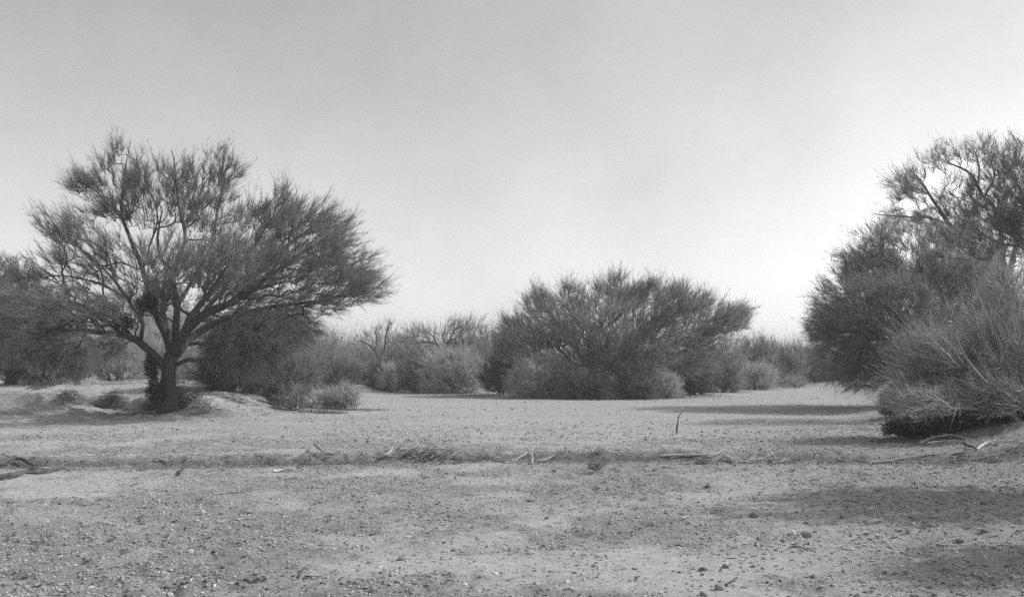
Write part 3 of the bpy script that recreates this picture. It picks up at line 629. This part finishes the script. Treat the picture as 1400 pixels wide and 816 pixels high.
# ------------------------------------------------------------------ small plants, debris, stones
def gpt(px, py, lift=0.0):
    """the ground point seen at photo pixel (px,py)"""
    t = 6.0
    dx, dz = (px-700)/F, -(py-HZ)/F
    tt = np.linspace(5, 140, 4000); zz = CAM_H+dz*tt; hh = height(tt*dx, tt)
    k = np.argmax(zz <= hh) if (zz <= hh).any() else len(tt)-1
    return np.array([tt[k]*dx, tt[k], hh[k]+lift])
def stick(label, pts, r=.02, m=WOOD_L, cat='stick', name='stick', forks=(), group=None):
    """pts: (px,py) on the ground or (px,py,height above ground); forks are further polylines"""
    def world(pl):
        out = []
        for q in pl:
            w = gpt(q[0], q[1]); w[2] += (q[2] if len(q) > 2 else 0)+r*.55; out.append(w)
        return out
    main = world(pts); org = main[0].copy(); org[2] -= r*.5
    def mk(pl, r_, parent=None, nm=name):
        n = len(pl); a_ = np.array([list(p)+[r_*(1-.62*k/(n-1))] for k, p in enumerate(pl)])
        rs = resample(a_, max(.03, r_*2.0)); rs[:, :3] += (noise3(rs[:, :3]*6, 3)-.5)[:, None]*np.array([.8, .8, .5])*r_
        f = np.minimum(1, np.arange(len(rs))[::-1]/3.0+.25)*np.minimum(1, np.arange(len(rs))/2.0+.35); rs[:, 3] *= f*(.75+.5*noise3(rs[:, :3]*9, 4))
        if parent is None: return limb_mesh(nm, rs, None, m, org, 8, .38)
        return limb_mesh(nm, rs, parent, m, org, 6, .35)
    o = mk(main, r); tag(o, label, cat, group)
    for fk in forks: mk(world(fk), r*.7, o, 'twig')
    if cat == 'branch':
        for _ in range(3):
            u_ = rng.uniform(.25, .9)*(len(main)-1); k_ = int(u_); q_ = main[k_]+(main[min(k_+1, len(main)-1)]-main[k_])*(u_-k_)
            e_ = np.array([rng.uniform(-.28, .28), rng.uniform(-.15, .15), rng.uniform(.0, .10)]); mk([q_, q_+e_*.5+np.array([0, 0, .02]), q_+e_], r*.33, o, 'twig')
    return o
stick('thin dark stick standing upright alone in the middle of the wash', [(924.5, 593, -.05), (926, 593, .18), (928, 593, .36), (933.5, 593, .50)], .022, WOOD_D, name='upright_stick')
stick('long pale forked branch lying on the litter line, bent in the middle', [(664, 626, .02), (690, 631, .02), (712, 634, .02), (728, 635, .04)], .026, WOOD_L, 'branch', 'fallen_branch', forks=[[(728, 635, .03), (727, 629, .07), (719, 626, .06), (704, 632, .015)]])
stick('dark curved branch rising from the end of the pale forked branch', [(729, 634, .04), (740, 634, .03), (752, 632, .05), (766, 630, .12)], .03, WOOD_M, 'branch', 'fallen_branch')
stick('short curled white stick behind the dark clod', [(797, 622, .02), (802, 619, .08), (808, 619, .06), (812, 622, .01)], .022, WOOD_L)
stick('long white stick lying level right of the dark clod', [(900, 625, .01), (930, 626, .02), (960, 625, .02), (978, 625, .03), (994, 620, .06)], .024, WOOD_L)
stick('pale stubby stick just right of the long white stick', [(988, 627, .03), (998, 631, .03), (1010, 637, .02)], .034, WOOD_L)
stick('dark flat stick in the litter right of the pale stubby stick', [(1040, 626, .02), (1052, 626, .02), (1064, 627, .02)], .03, WOOD_D)
stick('thin pale stick leaning over the litter line', [(1055, 602, .03), (1067, 609, .05), (1078, 614, .03)], .014, WOOD_L)
stick('short pale stick among the right hand litter', [(1050, 618, .05), (1058, 626, .02), (1066, 633, .02)], .018, WOOD_L)
stick('long dark stick reaching right with a pale end on the right flat', [(1186, 634, .02), (1210, 633, .02), (1235, 629, .02), (1262, 625, .02), (1290, 624, .02)], .022, WOOD_M)
stick('long pale curved branch lying under the bare pale shrub', [(1258, 608, .03), (1276, 604, .07), (1300, 602, .09), (1320, 604, .06), (1338, 607, .02)], .022, WOOD_L, 'branch', 'fallen_branch', forks=[[(1268, 610, .05), (1300, 607, .05), (1340, 609, .04), (1372, 608, .03)]])
stick('short dark stick pointing at the pale curved branch', [(1316, 610, .05), (1326, 614, .03), (1337, 618, .01)], .03, WOOD_D)
stick('dark stubby stick lowest of the sticks on the right bank', [(1300, 626, .02), (1313, 624, .02), (1326, 622, .02)], .03, WOOD_D)
stick('pale root like stick trailing off the right edge', [(1335, 616, .01), (1352, 609, .03), (1375, 607, .03), (1410, 602, .02)], .025, WOOD_L)
stick('small dark stick poking up left of the litter line', [(245, 650, .01), (249, 646, .03), (253, 642, .06)], .028, WOOD_D)
stick('pale tipped stick on the litter line above the small dark stick', [(214, 630, .05), (220, 632, .03), (230, 633, .02), (238, 633, .02)], .02, WOOD_L)
stick('curved dark stick rising from the litter at left centre', [(430, 615, .10), (437, 620, .06), (447, 622, .02), (466, 623, .01)], .022, WOOD_M)
stick('white straight stick lying flat below the litter line', [(373, 646, .01), (388, 645, .01), (407, 646, .01)], .020, WOOD_L)
stick('thin twig propped up right of the curved dark stick', [(496, 622, .01), (499, 618, .05), (501, 615, .10)], .012, WOOD_M)
stick('thick dark log end lying aslant in the middle of the litter line', [(551, 630, .04), (560, 626, .06), (571, 621, .09)], .055, WOOD_D, 'log', 'driftwood_log')
stick('second thick dark log, behind and right of the first one', [(574, 630, .03), (586, 626, .05), (600, 623, .04)], .045, WOOD_D, 'log', 'driftwood_log')
stick('bleached branch stub curling out of the litter', [(524, 626, .02), (531, 624, .04), (535, 622, .07), (536, 619, .09)], .022, WOOD_L)
stick('thin dark stick crossing under the bleached branch stub', [(516, 630, .02), (528, 628, .03), (541, 629, .02)], .018, WOOD_D)
stick('dark twig above the two thick logs', [(544, 617, .02), (548, 614, .05), (552, 613, .04)], .016, WOOD_D)
stick('long dark curved branch entering at the left edge', [(-20, 645, .02), (4, 640, .07), (22, 636, .09), (38, 638, .05), (48, 642, .02)], .04, WOOD_D, 'branch', 'fallen_branch')
stick('dark log half buried at the left edge, nearest of its pair', [(-20, 658, .02), (10, 656, .04), (34, 651, .03), (60, 648, .01), (92, 640, .01)], .04, WOOD_D, 'log', 'driftwood_log')
stick('pale bowed root between the two dark pieces at the left edge', [(44, 641, .02), (56, 644, .03), (72, 643, .02), (88, 640, .01)], .02, WOOD_M)
stick('straight thin twig on bare gravel below the white flat stick', [(291, 677, .01), (310, 676, .01), (332, 676, .01)], .012, WOOD_M)
stick('small bent twig lying on sand near the lower left', [(408, 792, .004), (417, 780, .03), (430, 775, .01)], .006, WOOD_D)
stick('dark straight twig beside the small bent twig', [(416, 789, .005), (430, 790, .005), (443, 788, .005)], .008, WOOD_D)
stick('short dark twig half buried in gravel at the lower right', [(990, 801, .006), (1001, 797, .012), (1009, 790, .008)], .008, WOOD_D)
stick('short dark straight twig in stony ground near the pale quartz stone', [(1078, 750, .008), (1092, 750, .008), (1104, 754, .008)], .009, WOOD_D)
for (px, py, l, k) in ((1120, 640, 18, 'thin pale twig below the right hand litter'), (905, 640, 26, 'thin grey twig below the long white stick'), (480, 679, 10, 'tiny dark twig on the open gravel left of centre'), (1145, 630, 14, 'thin pale twig left of the long dark stick')):
    stick(k, [(px, py, .01), (px+l*.5, py+1, .015), (px+l, py-1, .01)], .012, WOOD_M)

def rock(label, px, py, wpx, m, flat=.6, seed=0, name='rock', rough=.22):
    g_ = gpt(px, py); r_ = wpx/F*g_[1]*.5
    import bmesh
    bm = bmesh.new(); bmesh.ops.create_icosphere(bm, subdivisions=3, radius=1)
    V = np.array([v.co for v in bm.verts]); n = noise3(V*1.6+seed*7, seed)-.5+.4*(noise3(V*4+seed, seed+5)-.5)
    V = V*(1+rough*2*n)[:, None]; V = np.sign(V)*np.abs(V)**.85; V = V*np.array([1, .8, flat])*r_
    for v, c in zip(bm.verts, V): v.co = c
    me = bpy.data.meshes.new(name); bm.to_mesh(me); bm.free(); me.materials.append(m)
    me.polygons.foreach_set('use_smooth', np.ones(len(me.polygons), bool))
    o = link(bpy.data.objects.new(name, me)); o.location = (g_[0], g_[1], g_[2]+r_*flat*.35); o.rotation_euler = (0, 0, seed*1.3)
    return tag(o, label, 'rock')
rock('small round white stone on the near gravel', 1084, 731, 9, STONE_L, .75, 1)
rock('grey angular stone just right of the round white stone', 1103, 734, 15, STONE_M, .6, 2)
rock('dark stone at the left end of the foreground shadow', 1031, 706, 16, STONE_D, .55, 3)
rock('dark stone near the bottom, left one of the three', 961, 780, 13, STONE_D, .6, 4)
rock('grey blocky stone near the bottom edge', 984, 806, 15, STONE_M, .8, 5)
rock('stone cut by the bottom edge, below the grey blocky stone', 962, 814, 14, STONE_M, .6, 6)
rock('small dark stone above the grey blocky stone', 992, 776, 10, STONE_D, .6, 7)
rock('small dark rock alone on gravel left of the foreground shadow', 968, 666, 9, STONE_D, .55, 8)
rock('white stone on the near gravel left of the middle', 677, 785, 8, STONE_L, .5, 9)
rock('dark pointed pebble beyond the small dark rock', 1346, 728, 12, STONE_D, .5, 10)
rock('dark stone inside the foreground shadow on the right', 1312, 740, 12, STONE_D, .5, 12)
rock('tiny dark clod in front of the litter at the centre', 758, 645, 8, STONE_D, .6, 13)
# dark clod of roots and its twigs
ck = gpt(817, 643)
cl = empty('root_clod', ck); tag(cl, 'dark clod of roots and earth alone in front of the litter line', 'clod')
c0 = rock('x', 815, 641, 18, STONE_D, .75, 21, 'clod_core', .45)
for k_ in list(c0.keys()): del c0[k_]
c0.location = Vector(c0.location)-Vector(ck); c0.parent = cl
mb = MB(); n = 90; d = unit(rng.normal(size=(n, 3))*np.array([1, 1, .6])+np.array([0, 0, .35])); A0 = np.tile([0, 0, .05], (n, 1))+d*.05
twigs(mb, A0, d, rng.uniform(.05, .2, n), rng.uniform(.003, .007, n), rng.normal(size=(n, 3))*.25)
mb.build('root', [WOOD_M], cl, False)

def brush_pile(label, px, py, wpx, h, n, tw, seed, name='brush_pile', flat=1.0, lr=(.15, .6), rr=(.004, .010)):
    g_ = gpt(px, py); w = wpx/F*g_[1]*.5; mb = MB()
    p = rng.normal(size=(n, 3))*np.array([w*.5, w*.35, 0]); p[:, 2] = rng.uniform(0, 1, n)**1.6*h*np.exp(-(p[:, 0]/w)**2*1.5)
    p[:, 2] += height(p[:, 0]+g_[0], p[:, 1]+g_[1])-g_[2]
    d = unit(rng.normal(size=(n, 3))*np.array([1, .8, .28*flat])); L = rng.uniform(lr[0], lr[1], n)
    twigs(mb, p-d*(L*.5)[:, None], d, L, rng.uniform(rr[0], rr[1], n), rng.normal(size=(n, 3))*.2)
    o = mb.build(name, [tw]); o.location = g_; return tag(o, label, 'brush')
brush_pile('heap of dead brush and roots around the foot of the big mesquite trunk', 238, 556, 84, .60, 1500, WOOD_D, 1, lr=(.15, .7))
brush_pile('tangle of pale dead twigs right of the mesquite foot', 272, 563, 34, .35, 130, WOOD_L, 2, lr=(.25, .9), rr=(.006, .014))
brush_pile('dark weed tangle on the shaded bank left of the mesquite foot', 150, 552, 40, .3, 400, WOOD_D, 3)
brush_pile('dark twig litter lying along the cut bank at far left', 95, 542, 34, .12, 160, WOOD_D, 4)
brush_pile('dead twigs scattered on the pale bank top at left', 52, 532, 56, .1, 120, WOOD_D, 5)
brush_pile('dark mat of twigs and earth around the two thick logs', 590, 629, 110, .05, 420, LITTER, 6, name='litter_mat', lr=(.08, .35))['kind'] = 'stuff'
brush_pile('tuft of dark upright stems above the dark clod', 818, 621, 14, .08, 34, WOOD_M, 7, flat=4, lr=(.06, .20))
brush_pile('tuft of thin dark stems left of the pale stubby stick', 961, 634, 20, .10, 44, WOOD_M, 8, flat=4, lr=(.08, .24))
brush_pile('jumble of pale and grey twigs in the litter at right', 1052, 630, 60, .09, 170, WOOD_L, 9)

for (lab, px, py, w, n_) in (('dead leaves and twigs on the pale bank right of the mesquite foot', 315, 545, 70, 260), ('dark roots and twigs at the lip of the shaded hollow below the mesquite', 190, 566, 90, 240), ('scattered twigs on the bank lip near the small rounded shrub', 430, 553, 60, 160)):
    brush_pile(lab, px, py, w, .05, n_, WOOD_D, 11, name='dead_twigs', lr=(.08, .45), rr=(.004, .009))['kind'] = 'stuff'
# low grass on the scalloped edge of the bank
def grass(label, px, py, wpx, dY, n, tw, h=.18):
    g_ = gpt(px, py); w = wpx/F*g_[1]*.5; p = np.zeros((n, 3)); u_ = rng.uniform(-1, 1, n)
    p[:, 0] = u_*w; p[:, 1] = rng.normal(size=n)*dY*(1-u_*u_*.7)
    keep = sst(.35, .7, fbm2(p[:, 0]*1.5+px, p[:, 1]*2, 7, 3))*(1-np.abs(u_)**2) > rng.uniform(0, .8, n); p = p[keep]; n = len(p)
    p[:, 2] = height(p[:, 0]+g_[0], p[:, 1]+g_[1])-g_[2]-.01
    mb = MB(); d = unit(np.stack([rng.normal(size=n)*.5, rng.normal(size=n)*.5, np.ones(n)], -1))
    slivers(mb, p, d, h*rng.uniform(.3, 1.2, n), rng.uniform(.008, .018, n))
    o = mb.build('dry_grass', [tw]); o.location = g_; return tag(o, label, 'grass', kind='stuff')
grass('dark low growth along the bank edge below the small rounded shrub', 425, 563, 110, .5, 2600, TW_D)
grass('dark low growth trailing right from the bank edge', 500, 561, 70, .35, 800, TW_D, .12)
grass('thin weeds on the bank top behind the mesquite', 200, 524, 420, 1.0, 7000, TW, .22)
grass('sparse weeds across the shaded bank around the mesquite', 150, 560, 330, 1.0, 2600, TW_D, .10)
grass('dry weeds at the foot of the near right bank', 1290, 600, 220, .5, 3200, TW_D, .12)
grass('dry growth at the foot of the central thicket', 800, 543, 420, .6, 7000, TW_D, .25)

# ------------------------------------------------------------------ gravel and flood litter: nobody could count these
def scatter_positions(n, y0, y1, xr, dens):
    y = y0*(y1/y0)**rng.uniform(0, 1, n); x = rng.uniform(-1, 1, n)*(xr*y+1.5); d = dens(x, y); k = rng.uniform(0, 1, n) < d
    return x[k], y[k]
def stones(name, label, x, y, size, m, sub=False, zr=.6, sink=.25):
    import bmesh
    bm = bmesh.new(); bmesh.ops.create_icosphere(bm, subdivisions=1, radius=1)
    V0 = np.array([v.co for v in bm.verts]); F0 = np.array([[v.index for v in f.verts] for f in bm.faces]); bm.free()
    n = len(x); V = V0[None]*(1+rng.uniform(-.28, .28, (n, len(V0), 1)))
    sc = np.stack([rng.uniform(.8, 1.5, n), rng.uniform(.7, 1.1, n), rng.uniform(.35, .8, n)*zr/.6], -1)*size[:, None]
    V = V*sc[:, None]; a_ = rng.uniform(0, 2*np.pi, n); c, s_ = np.cos(a_)[:, None], np.sin(a_)[:, None]
    V = np.stack([V[..., 0]*c-V[..., 1]*s_, V[..., 0]*s_+V[..., 1]*c, V[..., 2]], -1)
    V += np.stack([x, y, height(x, y)+sc[:, 2]*sink], -1)[:, None]
    mb = MB(); mb.add(V.reshape(-1, 3), (F0[None]+(np.arange(n)*len(V0))[:, None, None]).reshape(-1, 3))
    return tag(mb.build(name, [m]), label, kind='stuff', cat='gravel')
x, y = scatter_positions(105000, 6, 24, .56, lambda x, y: (.28+.72*mask(x, y))*(.35+.65*sst(.35, .6, fbm2(x*1.3, y*1.8, 55, 3))))
stones('gravel', 'coarse gravel strewn over the near wash bed', x, y, .0055+.011*rng.uniform(0, 1, len(x))**3*(1+.5*sst(0, 4, x))+y*.00022, GRAVEL)
x, y = scatter_positions(3800, 6, 30, .56, lambda x, y: .06+.94*mask(x, y)*sst(.42, .62, fbm2(x*.8, y*1.2, 56, 3)))
stones('cobbles', 'scattered larger stones in the gravel', x, y, .014+.022*rng.uniform(0, 1, len(x))**3, GRAVEL)
x, y = scatter_positions(26000, 20, 62, .55, lambda x, y: (.4+.6*mask(x, y))*(x > -12)*sst(.3, .6, fbm2(x*.3, y*.6, 57, 3)))
stones('far_gravel', 'specks of gravel on the far wash bed', x, y, .013+.032*rng.uniform(0, 1, len(x))**4, GRAVEL)
def litter():
    mb = MB()
    n = 9000; x = rng.uniform(-13, 12, n); y = edge_line(x)+rng.normal(size=n)*.35-.1
    k = rng.uniform(0, 1, n) < .15+.85*sst(.42, .62, fbm2(x*.9, y*1.5, 90, 3)+.05); x, y = x[k], y[k]; n = len(x)
    x2 = rng.uniform(-11, 12, 2500); y2 = rng.uniform(7, 24, 2500); x = np.concatenate([x, x2]); y = np.concatenate([y, y2]); n = len(x)
    p = np.stack([x, y, height(x, y)+.006], -1); d = unit(np.stack([rng.normal(size=n), rng.normal(size=n)*.6, rng.normal(size=n)*.08+.03], -1))
    L = rng.uniform(.03, .2, n)**1.0*(1+1.2*(rng.uniform(0, 1, n) > .95)); L[-2500:] *= .6
    twigs(mb, p-d*(L*.5)[:, None], d, L, rng.uniform(.002, .006, n), rng.normal(size=(n, 3))*np.array([.25, .25, .03]))
    return mb
tag(litter().build('flood_litter', [LITTER]), 'fine twig litter strewn along the cut step', 'litter', kind='stuff')

def fallen():
    mb = MB(); xs_, ys_, rs_ = [], [], []
    for o in S.objects:
        if o.type == 'EMPTY' and o.parent is None and o.get('category') in ('shrub', 'tree') and o.location.y < 90:
            r_ = max(.5, min(4.0, max(max(c.dimensions.x for c in o.children), .5)*.42)); n = int(60+90*r_)
            a_ = rng.uniform(0, 2*np.pi, n); q = r_*rng.uniform(.2, 1.15, n)
            xs_.append(o.location.x+np.cos(a_)*q); ys_.append(o.location.y+np.sin(a_)*q); rs_.append(np.full(n, o.location.y))
    x, y, Yd = np.concatenate(xs_), np.concatenate(ys_), np.concatenate(rs_); n = len(x)
    p = np.stack([x, y, height(x, y)+.01], -1); d = unit(np.stack([rng.normal(size=n), rng.normal(size=n)*.8, np.abs(rng.normal(size=n))*.25], -1)); L = rng.uniform(.12, .6, n)
    twigs(mb, p-d*(L*.3)[:, None], d, L, rng.uniform(.003, .006, n)*(.6+Yd/50), rng.normal(size=(n, 3))*.2)
    return mb
bpy.context.view_layer.update()
tag(fallen().build('fallen_twigs', [LITTER]), 'fallen twigs strewn under the trees and shrubs', 'litter', kind='stuff')

# mistletoe hanging in the big mesquite: dark clumps that belong to that tree
big = [o for o in S.objects if o.get('label', '').startswith('tall spreading mesquite')][0]
def mistle(px, py, dY, rx, ry, n):
    c = P(px, py, 30+dY); r = np.array([rx/F*30, rx/F*30, ry/F*30]); q = unit(rng.normal(size=(n, 3)))*rng.uniform(0, 1, (n, 1))**.4; p = c+q*r
    mb = MB(); slivers(mb, p, unit(rng.normal(size=(n, 3))*.6+np.array([0, 0, -.6])), rng.uniform(.08, .25, n), rng.uniform(.02, .04, n))
    mb.build('mistletoe_clump', [LEAFD], big, False, tuple(big.location))
mistle(206, 402, -.6, 10, 22, 800); mistle(192, 420, -.3, 9, 12, 320); mistle(170, 440, -.9, 14, 11, 320); mistle(207, 500, -.3, 9, 24, 650); mistle(214, 532, -.4, 15, 16, 650); mistle(232, 396, -1, 11, 13, 320)

# ------------------------------------------------------------------ thin haze volume added to lift the dark foliage, like veiling lens glare
def haze():
    m = bpy.data.materials.new('veil haze'); m.use_nodes = True; t = m.node_tree; t.nodes.clear()
    v = t.nodes.new('ShaderNodeVolumePrincipled'); v.inputs['Density'].default_value = .0013; v.inputs['Color'].default_value = (.95, .95, .95, 1); v.inputs['Anisotropy'].default_value = 0
    o = t.nodes.new('ShaderNodeOutputMaterial'); t.links.new(v.outputs[0], o.inputs['Volume'])
    mb = MB(); V = np.array([[x, y, z] for x in (-3100, 3100) for y in (-700, 3100) for z in (-3, 14)])
    mb.add(V, np.array([[0, 1, 3, 2], [4, 6, 7, 5], [0, 4, 5, 1], [2, 3, 7, 6], [0, 2, 6, 4], [1, 5, 7, 3]]))
    return tag(mb.build('haze', [m]), kind='stuff')
haze()
